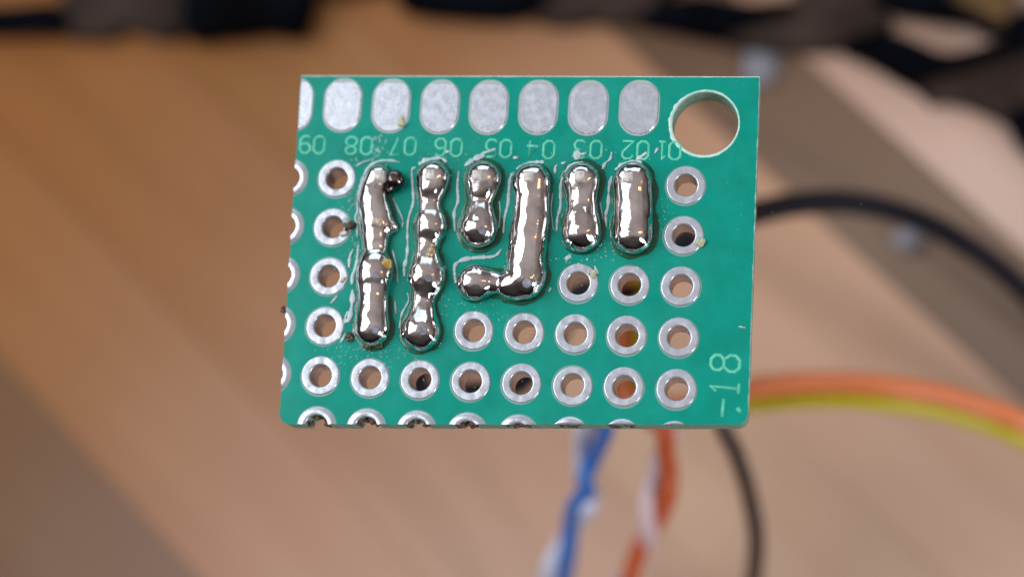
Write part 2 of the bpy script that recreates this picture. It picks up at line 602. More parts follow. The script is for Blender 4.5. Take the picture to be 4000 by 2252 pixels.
def corner(p, d0, d1, r, n=8):
    """rounded corner at p, arriving along d0, leaving along d1"""
    a, b = p - d0 * r, p + d1 * r
    return [lerp(lerp(a, p, i / n), lerp(p, b, i / n), i / n) for i in range(1, n)]
dl, db, dr, dt = (BLc - TL).normalized(), (BRc - BLc).normalized(), (TR - BRc).normalized(), (TL - TR).normalized()
rb = 0.62
left_c = [G(1, r) for r in range(1, 6)]
bot_c = [G(c, 6) for c in range(2, 10)]
outline = []
outline += line_with_notches(TL, BLc - dl * rb, left_c, RH)
outline += corner(BLc, dl, db, rb)
outline += line_with_notches(BLc + db * rb, BRc - db * rb, bot_c, RH)
outline += corner(BRc, db, dr, rb)
outline += line_with_notches(BRc + dr * rb, TR, [], RH)
outline += line_with_notches(TR, TL, [], RH)[1:-1]
MH = U(2754, 481)
MR = 1.66
cu = bpy.data.curves.new('b', 'CURVE')
cu.dimensions = '2D'
cu.fill_mode = 'BOTH'
cu.extrude = TH / 2
def spl(pts):
    sp = cu.splines.new('POLY')
    sp.points.add(len(pts) - 1)
    for i, p in enumerate(pts):
        sp.points[i].co = (p[0], p[1], 0, 1)
    sp.use_cyclic_u = True
# drop near-duplicates
o2 = [outline[0]]
for q in outline[1:]:
    if (q - o2[-1]).length > 0.01:
        o2.append(q)
outline = o2
spl(outline)
for c, r in holes:
    g = G(c, r)
    spl([(g.x + RH * math.cos(t * math.tau / 40), g.y + RH * math.sin(t * math.tau / 40)) for t in range(40)])
mh_pts = []
for t in range(72):
    a = t * math.tau / 72
    rr = MR * (1 + 0.012 * noise.noise(Vector((math.cos(a) * 3, math.sin(a) * 3, 2))))
    mh_pts.append((MH.x + rr * math.cos(a), MH.y + rr * math.sin(a)))
spl(mh_pts)
ob = bpy.data.objects.new('b', cu)
TMP.collection.objects.link(ob)
me = ev_mesh(ob)
for v in me.vertices:
    v.co.z -= TH / 2
bm = bmesh.new()
bm.from_mesh(me)
bmesh.ops.remove_doubles(bm, verts=bm.verts[:], dist=1e-4)
bmesh.ops.recalc_face_normals(bm, faces=bm.faces[:])
for f in bm.faces:
    f.material_index = 0 if abs(f.normal.z) > 0.7 else 1
bm.to_mesh(me)
bm.free()
mi = [p.material_index for p in me.polygons]
sub = finish('substrate', me, [M_green, M_fr4], board, False)
me.polygons.foreach_set('material_index', mi)

# ragged white fibre along the cut top edge and the right edge
def burr(a, b, wmin, wmax, zlo, zhi, name):
    vs, fs = [], []
    L = (b - a).length
    d = (b - a).normalized()
    nrm = Vector((d.y, -d.x, 0))
    n = int(L / 0.09)
    for i in range(n + 1):
        q = a + d * (L * i / n)
        k = 0.5 + 0.5 * noise.noise(Vector((q.x * 1.3, q.y * 1.3, 5)))
        k2 = abs(noise.noise(Vector((q.x * 6, q.y * 6, 9))))
        wd_ = wmin + (wmax - wmin) * (0.65 * k + 0.5 * k2)
        vs += [q - nrm * 0.02 + Vector((0, 0, zhi)), q + nrm * wd_ * 0.6 + Vector((0, 0, zhi - 0.03)),
               q + nrm * wd_ + Vector((0, 0, zlo)), q + nrm * wd_ * 0.7 + Vector((0, 0, -TH + 0.05))]
        if i:
            o_ = 4 * (i - 1)
            for k in range(3):
                fs.append((o_ + k, o_ + k + 1, o_ + 5 + k, o_ + 4 + k))
    return pydata(name, vs, fs, M_burr, board, False)
burr(TL, TR, 0.16, 0.42, -0.12, 0.006, 'fibre_burr')
burr(TR, BRc - db * 0 + dr * rb, 0.05, 0.15, -0.3, -0.004, 'fibre_burr')

# pale chipped rim round the mounting hole
vs, fs = [], []
N = 120
for t in range(N):
    a = t * math.tau / N
    low = max(0.0, math.cos(a - math.radians(-110)))
    lft = max(0.0, math.cos(a - math.radians(185))) ** 3
    wdt = 0.05 + 0.05 * low + 0.10 * lft * (0.5 + 1.2 * abs(noise.noise(Vector((math.cos(a) * 5, math.sin(a) * 5, 1))))) + 0.05 * abs(noise.noise(Vector((a * 4, 3, 1))))
    for rr, z in ((MR - 0.025, -0.12), (MR - 0.01, 0.018), (MR + wdt, 0.012), (MR + wdt + 0.02, -0.01)):
        vs.append(Vector((MH.x + rr * math.cos(a), MH.y + rr * math.sin(a), z)))
for t in range(N):
    for k in range(3):
        p, q = t * 4 + k, ((t + 1) % N) * 4 + k
        fs.append((p, q, q + 1, p + 1))
pydata('mounting_hole_rim', vs, fs, mat('chipped_rim', (0.30, 0.66, 0.56), 0.6, ncol=(0.62, 0.76, 0.72), nscale=4), board, True)

# ---- ring pads
def clip_poly(vs2, a, d):
    """keep what lies left of the line a + t d"""
    out = []
    n = Vector((-d.y, d.x))
    for i in range(len(vs2)):
        p, q = vs2[i], vs2[(i + 1) % len(vs2)]
        sp, sq = (p - a).dot(n), (q - a).dot(n)
        if sp >= 0:
            out.append(p)
        if sp * sq < 0:
            out.append(p + (q - p) * (sp / (sp - sq)))
    return out
def ring_mesh(seed):
    n = 48
    prof = [(RH - 0.02, -TH + 0.02, 1), (RH - 0.02, -0.03, 1), (RH + 0.010, 0.035, 0), (RH + 0.04, 0.052, 0), (RH + 0.06, 0.053, 0), (RO - 0.065, 0.0545, 0), (RO - 0.045, 0.054, 0), (RO - 0.015, 0.038, 0), (RO, -0.01, 0)]
    rx = 0.03 * noise.noise(Vector((seed * 1.31, 2.2, 0.5))), 0.03 * noise.noise(Vector((seed * 1.77, 7.2, 0.5)))
    vs, fs, mi = [], [], []
    for i in range(n):
        a = i * math.tau / n
        j = 1 + 0.012 * noise.noise(Vector((math.cos(a) * 2, math.sin(a) * 2, seed * 1.7)))
        for (r, z, _) in prof:
            zz = z + (0.012 * noise.noise(Vector((math.cos(a) * 3 * r, math.sin(a) * 3 * r, seed))) if z > 0 else 0)
            k_ = 1.0 if r > 0.8 else 0.0
            vs.append((r * j * math.cos(a) + rx[0] * 1.6 * k_, r * j * math.sin(a) + rx[1] * 1.6 * k_, zz))
    k = len(prof)
    for i in range(n):
        for q in range(k - 1):
            a, b = i * k + q, ((i + 1) % n) * k + q
            fs.append((a, b, b + 1, a + 1))
            mi.append(1 if q == 0 else 0)
    # the clearance in the mask, a little off centre
    b0_ = len(vs)
    ox, oy = -0.022, -0.03
    for i in range(n):
        a = i * math.tau / n
        for r in (RO - 0.06, RO + 0.055):
            vs.append((ox + r * math.cos(a), oy + r * math.sin(a), 0.006))
    for i in range(n):
        a, b = b0_ + 2 * i, b0_ + 2 * ((i + 1) % n)
        fs.append((a, a + 1, b + 1, b))
        mi.append(2)
    return vs, fs, mi
for idx, (c, r) in enumerate(holes):
    vs, fs, mi = ring_mesh(idx)
    g = G(c, r)
    o = pydata('ring_pad', [Vector(v) + g for v in vs], fs, [M_tin, M_barrel, M_halo], board, True, mi)
# half rings at the cut edges
def flat_pad(name, poly_out, hole, mt, seed=0):
    """poly_out: 2D outline (already clipped)"""
    bm = bmesh.new()
    vs = [bm.verts.new((p.x, p.y, 0.048)) for p in poly_out]
    f = bm.faces.new(vs)
    if f.normal.z < 0:
        f.normal_flip()
    r = bmesh.ops.inset_region(bm, faces=[f], thickness=0.035, depth=0.0)
    rim = set(v for fc in r['faces'] for v in fc.verts) - set(f.verts)
    for v in rim:
        v.co.z = 0.004
    for v in f.verts:
        v.co.z = 0.052
    me = bpy.data.meshes.new(name)
    bm.to_mesh(me)
    bm.free()
    return finish(name, me, mt, board, False)
def cut_ring(c, a, b, seed):
    """crescent of a ring pad left inside the cut a->b"""
    d = (b - a).normalized()
    n3 = Vector((-d.y, d.x, 0))
    s = (c - a).dot(n3)           # + inside the board
    inn = math.atan2(n3.y, n3.x)
    def half(r):
        q = -s / r
        q = max(-1, min(1, q))
        return math.acos(q)       # half angle round the inward direction
    ho = half(RO)
    if ho < 0.05:
        return
    hi_ = half(RH) if abs(s) < RH else (0.0 if s < 0 else math.pi)
    vs, fs, mi = [], [], []
    n = 28
    for i in range(n + 1):
        t = -1 + 2 * i / n
        ao = inn + ho * t
        po = Vector((c.x + RO * math.cos(ao), c.y + RO * math.sin(ao), 0))
        if hi_ > 0:
            ai = inn + hi_ * t
            pi_ = Vector((c.x + RH * math.cos(ai), c.y + RH * math.sin(ai), 0))
        else:
            base0 = c + n3 * (-s)
            hw = math.sqrt(max(RO * RO - s * s, 0))
            pi_ = base0 + d * (hw * math.sin(ho * t) / max(math.sin(ho), 1e-3)) * 0.995 * -1
            # order along the same side as po
            if (pi_ - po).length > (base0 - (pi_ - base0) - po).length:
                pi_ = base0 - (pi_ - base0)
        m1, m2 = lerp(po, pi_, 0.12), lerp(po, pi_, 0.88)
        w_ = 0.012 * noise.noise(Vector((po.x * 2, po.y * 2, seed)))
        bl = lerp(po, pi_, -0.14)
        vs += [bl + Vector((0, 0, 0.006)), po + Vector((0, 0, 0.0)), m1 + Vector((0, 0, 0.052 + w_)), m2 + Vector((0, 0, 0.052 + w_)), pi_ + Vector((0, 0, 0.02)), pi_ + Vector((0, 0, -TH + 0.1))]
    k = 6
    for i in range(n):
        for q in range(k - 1):
            a_, b_ = i * k + q, (i + 1) * k + q
            if q == 4 and hi_ == 0:
                continue
            fs.append((a_, b_, b_ + 1, a_ + 1))
            mi.append({0: 2, 4: 1}.get(q, 0))
    pydata('cut_ring_pad', vs, fs, [M_tin, M_burn if c.y < -6 else M_tin, M_halo], board, True, mi)
for r in range(1, 6):
    cut_ring(G(1, r), TL, BLc, r)
for c in range(2, 10):
    cut_ring(G(c, 6), BLc, BRc, c + 10)

# ---- long pads along the top edge
def stadium(c, hw, top, bot, flat):
    pts = []
    n = 20
    for i in range(n + 1):            # bottom semicircle, left to right
        a = math.pi + math.pi * i / n
        pts.append(Vector((c.x + hw * math.cos(a), c.y - bot + hw + hw * math.sin(a), 0)))
    rt = hw
    for i in range(n + 1):
        a = math.pi * i / n
        y = c.y + top + flat - rt + rt * math.sin(a)
        pts.append(Vector((c.x + rt * math.cos(a), min(y, c.y + top), 0)))
    out = []
    for p in pts:
        if not out or (p - out[-1]).length > 0.012:
            out.append(p)
    return out
pads_px = [(1150, 413), (1339, 415), (1528.5, 417), (1719, 421), (1910, 423), (2104, 423), (2299, 425), (2498, 425)]
rot = math.atan2((U(2498, 425) - U(1339, 415)).y, (U(2498, 425) - U(1339, 415)).x)
def pad_strip(name, poly, mt, z_in, z_out, ins, cen):
    vs, fs = [], []
    n = len(poly)
    for p in poly:
        vs.append((p.x, p.y, z_out))
    for p in poly:
        d = (cen - p)
        d.z = 0
        q = p + d.normalized() * ins
        vs.append((q.x, q.y, z_in))
    for i in range(n):
        j = (i + 1) % n
        fs.append((i, j, n + j, n + i))
    fs.append(tuple(range(n, 2 * n)))
    return vs, fs
for i, (px, py) in enumerate(pads_px):
    c = U(px, py)
    def mk(hw, top, bot, flat, off=(0, 0)):
        cc = c + Vector((off[0], off[1], 0))
        pts = stadium(cc, hw, top, bot, flat)
        if i == 0:                     # the first one is cut through by the board's edge
            dd = (BLc - TL).normalized()
            q = clip_poly([Vector((p.x, p.y)) for p in pts], Vector((TL.x, TL.y)) + Vector((0.03, 0)), Vector((dd.x, dd.y)))
            pts = [Vector((p.x, p.y, 0)) for p in q]
        return pts
    poly = mk(0.955, 1.30, 1.34, 0.20)
    hal = mk(1.02, 1.50, 1.41, 0.02, (-0.015, -0.005))
    cen = sum(poly, Vector()) / len(poly)
    v1, f1 = pad_strip('', poly, None, 0.055, 0.0, 0.05, cen)
    n1 = len(v1)
    vs = v1 + [(p.x, p.y, 0.006) for p in hal]
    fs = f1 + [tuple(range(n1, n1 + len(hal)))]
    mi = [0] * len(f1) + [1]
    o = pydata('edge_pad', vs, fs, [M_tin, mat('bare_clearance', (0.36, 0.42, 0.40), 0.4) if i == 0 else bpy.data.materials['bare_clearance']], board, False, mi)

# ---- printed numbers
def oct0(w=0.58, h=0.92, k=0.17):
    a, b = w / 2, h / 2
    return [(-a, -b + k), (-a + k, -b), (a - k, -b), (a, -b + k), (a, b - k), (a - k, b), (-a + k, b), (-a, b - k), (-a, -b + k)]
DG = {
    '0': [oct0()],
    '1': [[(-0.14, 0.28), (0.02, 0.46), (0.02, -0.46)], [(-0.18, -0.46), (0.2, -0.46)]],
    '2': [[(-0.28, 0.26), (-0.16, 0.46), (0.14, 0.46), (0.28, 0.30), (0.26, 0.10), (-0.28, -0.46), (0.29, -0.46)]],
    '3': [[(-0.28, 0.34), (-0.12, 0.46), (0.14, 0.46), (0.28, 0.32), (0.24, 0.10), (0.0, 0.02), (0.24, -0.06), (0.29, -0.28), (0.15, -0.46), (-0.14, -0.46), (-0.29, -0.32)]],
    '4': [[(0.14, -0.46), (0.14, 0.46), (-0.30, -0.18), (0.30, -0.18)]],
    '5': [[(0.26, 0.46), (-0.24, 0.46), (-0.27, 0.06), (0.1, 0.14), (0.28, -0.04), (0.28, -0.28), (0.12, -0.46), (-0.14, -0.46), (-0.29, -0.32)]],
    '6': [[(0.25, 0.36), (0.1, 0.46), (-0.12, 0.46), (-0.28, 0.26), (-0.28, -0.28), (-0.12, -0.46), (0.12, -0.46), (0.28, -0.3), (0.28, -0.1), (0.12, 0.06), (-0.14, 0.06), (-0.28, -0.1)]],
    '7': [[(-0.28, 0.46), (0.28, 0.46), (0.06, 0.0), (-0.08, -0.46)]],
    '8': [[(-0.12, 0.04), (-0.27, 0.18), (-0.27, 0.34), (-0.12, 0.46), (0.12, 0.46), (0.27, 0.34), (0.27, 0.18), (0.12, 0.04), (-0.12, 0.04), (-0.29, -0.14), (-0.29, -0.32), (-0.14, -0.46), (0.14, -0.46), (0.29, -0.32), (0.29, -0.14), (0.12, 0.04)]],
    '9': [[(-0.25, -0.36), (-0.1, -0.46), (0.12, -0.46), (0.28, -0.26), (0.28, 0.28), (0.12, 0.46), (-0.12, 0.46), (-0.28, 0.3), (-0.28, 0.1), (-0.12, -0.06), (0.14, -0.06), (0.28, 0.1)]],
    '-': [[(-0.42, 0.02), (0.42, 0.02)]],
    '.': [[(-0.06, -0.04), (0.08, 0.06)]],
}
def number(txt, c, ang, gap, sx, sy, lw, label):
    lines = []
    for k, ch in enumerate(txt):
        ox = (k - (len(txt) - 1) / 2) * gap
        for st in DG[ch]:
            L = []
            for (x, y) in st:
                X, Y = x * sx + ox, y * sy
                L.append(Vector((c.x + X * math.cos(ang) - Y * math.sin(ang), c.y + X * math.sin(ang) + Y * math.cos(ang), 0.004)))
            lines.append(L)
    me = tube_mesh(lines, lw, flat=0.30, res=2, z0=0.0)
    o = finish('printed_number', me, M_print, board, True)
    o['label'] = label
for txt, px, py, gp in (('09', 1220, 565, 0.74), ('08', 1402, 569, 0.80), ('07', 1575, 571, 0.74), ('06', 1752, 576, 0.82), ('05', 1948, 580, 0.74), ('04', 2112, 584, 0.84), ('03', 2297, 584, 0.82), ('02', 2482, 586, 0.76), ('01', 2612, 588, 0.62)):
    number(txt, U(px, py), math.pi - 0.008, gp, 0.95, 0.98, 0.062, 'number %s printed upside down in pale green' % txt)
vang = math.pi / 2 - 0.05
number('8', U(2833, 1417), vang, 1, 1.35, 1.50, 0.075, 'digit 8 printed sideways in pale green')
number('1', U(2831, 1514), vang, 1, 1.35, 1.45, 0.075, 'digit 1 printed sideways in pale green')
number('-', U(2825, 1592), vang, 1, 1.05, 1.0, 0.075, 'dash printed sideways in pale green')
number('.', U(2887, 1601), vang, 1, 1.5, 1.5, 0.10, 'stray pale printed dot')

# ---- solder joints (pixel x, y, radius in pixels)
SC = 77.5
def dens(path, n=7):
    V = catmull([Vector((a, b, c)) for a, b, c in path], n)
    return [(v.x, v.y, v.z) for v in V]
joints = {
    'A': [[(1476, 690, 50), (1462, 730, 50), (1455, 780, 58), (1468, 850, 62), (1466, 905, 54), (1464, 983, 46), (1463, 1055, 70), (1458, 1105, 62), (1457, 1160, 57), (1453, 1225, 60), (1453, 1280, 68)],
          [(1490, 878, 50), (1526, 884, 24), (1543, 885, 10)]],
    'B': [[(1690, 690, 64), (1686, 725, 58), (1677, 784, 44), (1680, 840, 50), (1682, 880, 60), (1674, 925, 47), (1666, 972, 43), (1666, 1030, 56), (1666, 1078, 70), (1660, 1125, 52), (1652, 1172, 42), (1648, 1220, 50), (1643, 1292, 74)]],
    'C': [[(1888, 697, 68), (1883, 740, 56), (1878, 785, 45), (1874, 840, 58), (1870, 892, 72)]],
    'D': [[(2076, 709, 72), (2078, 760, 66), (2075, 830, 68), (2064, 920, 71), (2056, 1000, 72), (2052, 1080, 79)], [(2050, 1088, 76), (2002, 1108, 60), (1952, 1104, 41), (1905, 1100, 50), (1856, 1102, 69)]],
    'E': [[(2272, 705, 70), (2273, 760, 58), (2273, 810, 56), (2272, 860, 66), (2271, 905, 74)]],
    'F': [[(2472, 705, 72), (2474, 760, 71), (2474, 810, 71), (2472, 915, 74)]],
}
JL = {'A': 'long lumpy solder joint with a dark bead at its end', 'B': 'knobbly solder joint with three swellings', 'C': 'short waisted solder joint', 'D': 'L-shaped solder joint with a foot', 'E': 'short smooth solder joint with narrow waist', 'F': 'short straight capsule-shaped solder joint'}
pin_px = {'A': (1479, 681), 'B': (1678, 681), 'C': (1862, 681), 'D': (2064, 687), 'E': (2264, 687), 'F': (2452, 691)}
for ji, (jn, paths) in enumerate(joints.items()):
    balls, fl = [], []
    for path in paths:
        for (x, y, r) in dens(path):
            q = U(x, y, 0.35)
            rr = 1.07 * r / SC
            balls.append((q.x, q.y, 0.10 + 0.12 * rr, rr))
        for (x, y, r) in dens(path, 3):
            q = U(x + 4, y + 3, 0.0)
            rr = (r + 22 + 20 * noise.noise(Vector((x * 0.017, y * 0.017, ji * 3.1)))) / SC
            fl.append((q.x, q.y, -0.02, rr))
    me = lump_mesh(balls, 0.042, 14, zflat=0.92, amp=0.031, freq=1.7, seed=ji + 1)
    so = finish('solder_joint', me, M_solder, board, True)
    so['label'] = JL[jn]
    me = lump_mesh(fl, 0.06, 6, zflat=0.055, amp=0.025, freq=1.3, seed=ji + 20)
    finish('flux_film', me, M_flux, so, True)
    # square end of the header pin standing in the joint
    ztop = 1.26
    q = U(*pin_px[jn], ztop)
    bm = bmesh.new()
    bmesh.ops.create_cube(bm, size=1.0)
    for v in bm.verts:
        v.co = Vector((v.co.x * 0.50, v.co.y * 0.50, v.co.z * 1.1 + ztop - 0.55))
        if v.co.z > 0.8:
            v.co.z += random.uniform(-0.07, 0.07)
    bmesh.ops.rotate(bm, verts=bm.verts[:], cent=q, matrix=Matrix.Rotation(random.uniform(-0.08, 0.08), 3, 'Z')) if False else None
    for v in bm.verts:
        v.co.x += q.x
        v.co.y += q.y
    bmesh.ops.bevel(bm, geom=bm.edges[:], offset=0.03, segments=1, affect='EDGES')
    me = bpy.data.meshes.new('pin_end')
    bm.to_mesh(me)
    bm.free()
    finish('pin_end', me, M_pin, so, True)

# ---- flux ridges and flakes round the joints, pale with painted-in reflections
def px4(l): return [(1380 + x / 3.295, 560 + y / 3.295) for x, y in l]
def px5(l): return [(1980 + x / 3.295, 560 + y / 3.295) for x, y in l]
def px6(l): return [(1360 + x / 3.1525, 940 + y / 3.1525) for x, y in l]
def z1(l): return [(1080 + x / 2.575, 260 + y / 2.575) for x, y in l]
def z3(l): return [(1080 + x / 2.575, 820 + y / 2.575) for x, y in l]
def z4(l): return [(2000 + x / 2.575, 820 + y / 2.575) for x, y in l]
ridges = [
    (px4([(600, 245), (480, 218), (330, 228), (220, 285), (150, 380), (100, 520), (62, 700), (60, 850), (25, 950), (48, 1060), (50, 1210)]), 4.0),
    (px4([(1200, 240), (1130, 190), (980, 205), (865, 255), (850, 275)]), 6.5),
    (px4([(800, 305), (755, 350), (765, 560), (772, 760), (720, 930), (697, 1100), (705, 1430)]), 4.2),
    (px4([(1435, 290), (1560, 200), (1690, 150)]), 9.0), (px4([(1650, 130), (1760, 95), (1830, 65)]), 4.0),
    (px4([(1355, 360), (1340, 560), (1348, 740), (1300, 890), (1310, 1140)]), 4.5),
    (px4([(2030, 380), (2000, 600), (1990, 780), (1950, 950), (1930, 1160)]), 4.0),
    (px5([(480, 240), (370, 240), (240, 262), (120, 330)]), 5.5), (px5([(90, 370), (45, 440), (30, 560), (22, 800)]), 4.5),
    (px5([(980, 245), (850, 275), (745, 375)]), 6.0), (px5([(900, 210), (905, 150), (940, 110)]), 11.0), (px5([(960, 140), (1030, 120)]), 4.0),
    (px5([(715, 430), (690, 560), (690, 800), (650, 960), (640, 1130)]), 4.8),
    (px5([(1740, 240), (1600, 238), (1480, 275), (1390, 340)]), 6.0), (px5([(1800, 115), (1720, 170), (1660, 215)]), 5.0),
    (px5([(1350, 420), (1315, 560), (1302, 800), (1272, 930), (1282, 1080)]), 4.8),
    (px5([(1230, 330), (1270, 250), (1330, 200), (1350, 110)]), 4.5), (px5([(620, 390), (625, 300), (650, 280)]), 4.5), (px5([(700, 260), (760, 240)]), 3),
    (px5([(1940, 60), (1900, 130)]), 4.5), (px5([(80, 185), (150, 180)]), 3.5),
    (px6([(125, 50), (100, 300), (55, 420), (45, 540)]), 5.5), (px6([(52, 600), (50, 750), (15, 950), (-40, 1000)]), 6.5),
    (px6([(-60, 1040), (-20, 900), (10, 870)]), 4.0), (px6([(60, 100), (20, 200), (10, 330)]), 4.0),
    (px6([(735, 10), (720, 200), (690, 330), (692, 440)]), 5.0), (px6([(730, 640), (742, 740), (660, 900), (630, 1080)]), 2.8),
    (px6([(1890, 100), (1800, 188), (1600, 205), (1420, 232), (1318, 300), (1312, 420), (1325, 520)]), 6.0),
    (px6([(545, 110), (600, 330), (615, 520)]), 2.2), (px6([(575, 740), (590, 900)]), 2.4), (px6([(1190, 310), (1195, 430)]), 2.6),
    (px4([(510, 700), (580, 850), (635, 980), (630, 1080)]), 2.0), (px4([(1880, 740), (1890, 900), (1870, 1100)]), 1.8), (px5([(590, 640), (570, 850), (600, 1120)]), 1.8), (px5([(1200, 760), (1240, 980)]), 1.8),
    (px4([(1190, 110), (1250, 100)]), 5.0),
    (z3([(610, 860), (545, 940)]), 5.0), (z3([(640, 1330), (700, 1240)]), 4.0),
    (z4([(590, 450), (535, 500)]), 8.0), (z4([(830, 560), (860, 640)]), 6.0), (z4([(390, 780), (368, 820)]), 4.5), (z4([(660, 530), (700, 560), (780, 600), (840, 700)]), 5.0), (z4([(760, 480), (750, 505)]), 3.0),
    (z1([(800, 1000), (870, 960), (940, 940)]), 3.5),
    (z4([(2280, 1170), (2350, 1180)]), 2.0),
]
lines, radii = [], []
for pts, wpx in ridges:
    V = catmull([U(x, y, 0.03) for x, y in pts], 9)
    lines.append(V)
    n = len(V)
    radii.append([1.25 * wpx / SC * (0.35 + 0.65 * math.sin(math.pi * min(1, max(0, (i + 0.6) / (n + 0.2)))) ** 0.5) for i in range(n)])
for L, R_ in zip(lines, radii):
    me = tube_mesh([L], 1.0, flat=0.12, res=2, radii=[R_], z0=0.03, jitter=0.8)
    finish('flux_glint_ridge', me, M_resid_glint, board, True)
# specks and scratches
bits, br = [], []
def speck_field(c, spread, n, lo_, hi_, ang, elong):
    for _ in range(n):
        x, y = c[0] + random.gauss(0, spread[0]), c[1] + random.gauss(0, spread[1])
        L = random.uniform(lo_, hi_)
        a = ang + random.gauss(0, 0.5)
        p, q = U(x, y, 0.012), U(x + L * elong * math.cos(a), y + L * elong * math.sin(a), 0.012)
        bits.append([p, lerp(p, q, 0.5) + Vector((random.uniform(-.02, .02), random.uniform(-.02, .02), 0)), q])
        r = L * 0.3 / SC
        br.append([r * 0.6, r, r * 0.4])
speck_field((1478, 575), (16, 34), 42, 3, 8, 1.4, 2.0)
speck_field((1400, 630), (30, 12), 14, 3, 7, -0.4, 2.0)
speck_field((1360, 790), (24, 30), 30, 3, 8, 2.2, 1.6)
speck_field((1392, 940), (14, 30), 16, 3, 6, 1.3, 2.0)
speck_field((1330, 1010), (40, 30), 26, 2, 4, 1.0, 1.6)
speck_field((1390, 1380), (70, 30), 60, 2, 5, 2.2, 2.6)
speck_field((1560, 1380), (60, 30), 30, 2, 4, 1.6, 3.0)
speck_field((1800, 1200), (60, 20), 34, 2, 5, 1.4, 1.6)
speck_field((1960, 1230), (60, 30), 30, 2, 4, 0.6, 1.6)
speck_field((2400, 980), (40, 20), 26, 3, 6, 0.5, 1.8)
speck_field((2590, 800), (16, 30), 14, 2, 5, 1.2, 1.6)
speck_field((2560, 900), (24, 30), 12, 2, 5, 0.5, 1.6)
speck_field((2240, 1010), (60, 12), 12, 3, 6, 0.9, 1.6)
speck_field((1770, 600), (60, 30), 20, 2, 5, 1.0, 1.6)
speck_field((2350, 610), (120, 20), 24, 2, 5, 1.0, 1.8)
speck_field((2080, 1250), (500, 220), 90, 1.2, 3.0, 0.3, 2.0)
speck_field((2000, 480), (500, 90), 40, 1.2, 2.6, 0.3, 1.6)
speck_field((2880, 800), (40, 300), 24, 1.4, 3.0, 0.8, 1.6)
me = tube_mesh(bits, 1.0, flat=0.3, res=1, radii=br, z0=0.012)
o = finish('flux_specks', me, mat('flux_speck', (0.22, 0.50, 0.45), 0.3, ncol=(0.45, 0.62, 0.60), nscale=2), board, True)
o['kind'] = 'stuff'

# ---- beads, crumbs and burnt bits
def crumb(name, px, py, z, r, mt, n=4, seed=0, parent=board, flat=0.8, amp=0.25):
    c = U(px, py, z)
    bl = []
    rnd = random.Random(seed)
    for k in range(n):
        bl.append((c.x + rnd.uniform(-r, r) * 0.6, c.y + rnd.uniform(-r, r) * 0.6, z + rnd.uniform(-r, r) * 0.2, r * rnd.uniform(0.45, 0.8)))
    me = lump_mesh(bl, r * 0.12, 2, zflat=flat, amp=r * amp, freq=2.2 / r * 0.6, seed=seed)
    return finish(name, me, mt, parent, True)
crumb('amber_flux_bead', 1511, 1022, 0.75, 0.30, M_amber, 4, 3, amp=0.05)
crumb('amber_flux_bead', 1681, 985, 0.78, 0.28, mat('pale_amber_flux', (0.36, 0.25, 0.13), 0.15, coat=1.0), 4, 5, amp=0.08)
crumb('amber_flux_bead', 1475, 868, 0.92, 0.26, mat('dull_flux', (0.40, 0.33, 0.24), 0.35, coat=0.6), 4, 6, amp=0.1)
M_burnt = mat('burnt_solder', (0.22, 0.19, 0.18), 0.10, metal=1.0, ncol=(0.06, 0.05, 0.05), nscale=1.6, namt=0.8)
bq = U(1538, 702, 0.4)
me = lump_mesh([(bq.x, bq.y, 0.34, 0.56), (bq.x - 0.12, bq.y - 0.16, 0.2, 0.5), (bq.x - 0.45, bq.y + 0.1, 0.3, 0.35)], 0.05, 3, zflat=0.95, amp=0.03, freq=2.5, seed=31)
finish('burnt_solder_bead', me, M_burnt, board, True)
crumb('flux_crumb', 1362, 888, 0.10, 0.30, M_char, 6, 11)
crumb('flux_crumb', 1345, 912, 0.12, 0.18, M_pin, 4, 12)
crumb('flux_crumb', 1352, 862, 0.12, 0.20, M_resid_glint, 4, 13)
crumb('charred_crumb', 1370, 1318, 0.10, 0.24, M_char, 6, 14)
crumb('charred_crumb', 1430, 1340, 0.12, 0.24, M_char, 7, 15)
crumb('charred_crumb', 1478, 1346, 0.10, 0.22, M_char, 7, 16)
crumb('charred_crumb', 1396, 1290, 0.25, 0.22, M_pin, 5, 17)
crumb('solder_splash', 1838, 880, 0.55, 0.16, M_pin, 5, 18)
crumb('solder_splash', 1872, 930, 0.45, 0.20, M_pin, 5, 19)
crumb('flux_chip', 2734, 946, 0.06, 0.22, mat('yellow_chip', (0.45, 0.45, 0.30), 0.35), 4, 20)
crumb('flux_chip', 1575, 473, 0.06, 0.26, bpy.data.materials['yellow_chip'], 5, 21)
crumb('dark_crumb', 1106, 1208, -0.1, 0.14, M_char, 5, 22)
crumb('flux_crumb', 1340, 1092, 0.07, 0.15, bpy.data.materials['yellow_chip'], 4, 23)
crumb('solder_splash', 1840, 1066, 0.60, 0.20, M_pin, 6, 25)
crumb('flux_crumb', 2312, 1070, 0.07, 0.2, bpy.data.materials['yellow_chip'], 5, 27)
# torn fibre in the holes cut open along the bottom edge
for k, c in enumerate(range(2, 9)):
    g = G(c, 6)
    d = (BRc - BLc).normalized()
    base = BLc + d * (g - BLc).dot(d)
    bl = []
    rnd = random.Random(c)
    inn = Vector((-d.y, d.x, 0))
    rr = 0.40 if c < 5 else 0.26
    off = 0.28 if c < 5 else (0.12 if c < 7 else 0.0)
    for _ in range(14):
        a = rnd.uniform(-1.5, 1.5)
        rad = RH * rnd.uniform(0.75, 1.0)
        q = g + inn * rad * math.cos(a) + d * rad * math.sin(a)
        if (q - BLc).dot(inn) < 0.0:
            q = q + inn * (0.02 - (q - BLc).dot(inn))
        bl.append((q.x, q.y, rnd.uniform(-0.7, -0.12), rnd.uniform(0.07, 0.15)))
    me = lump_mesh(bl, 0.03, 1, amp=0.05, freq=6, seed=c)
    finish('torn_fibre', me, M_burn, board, False)

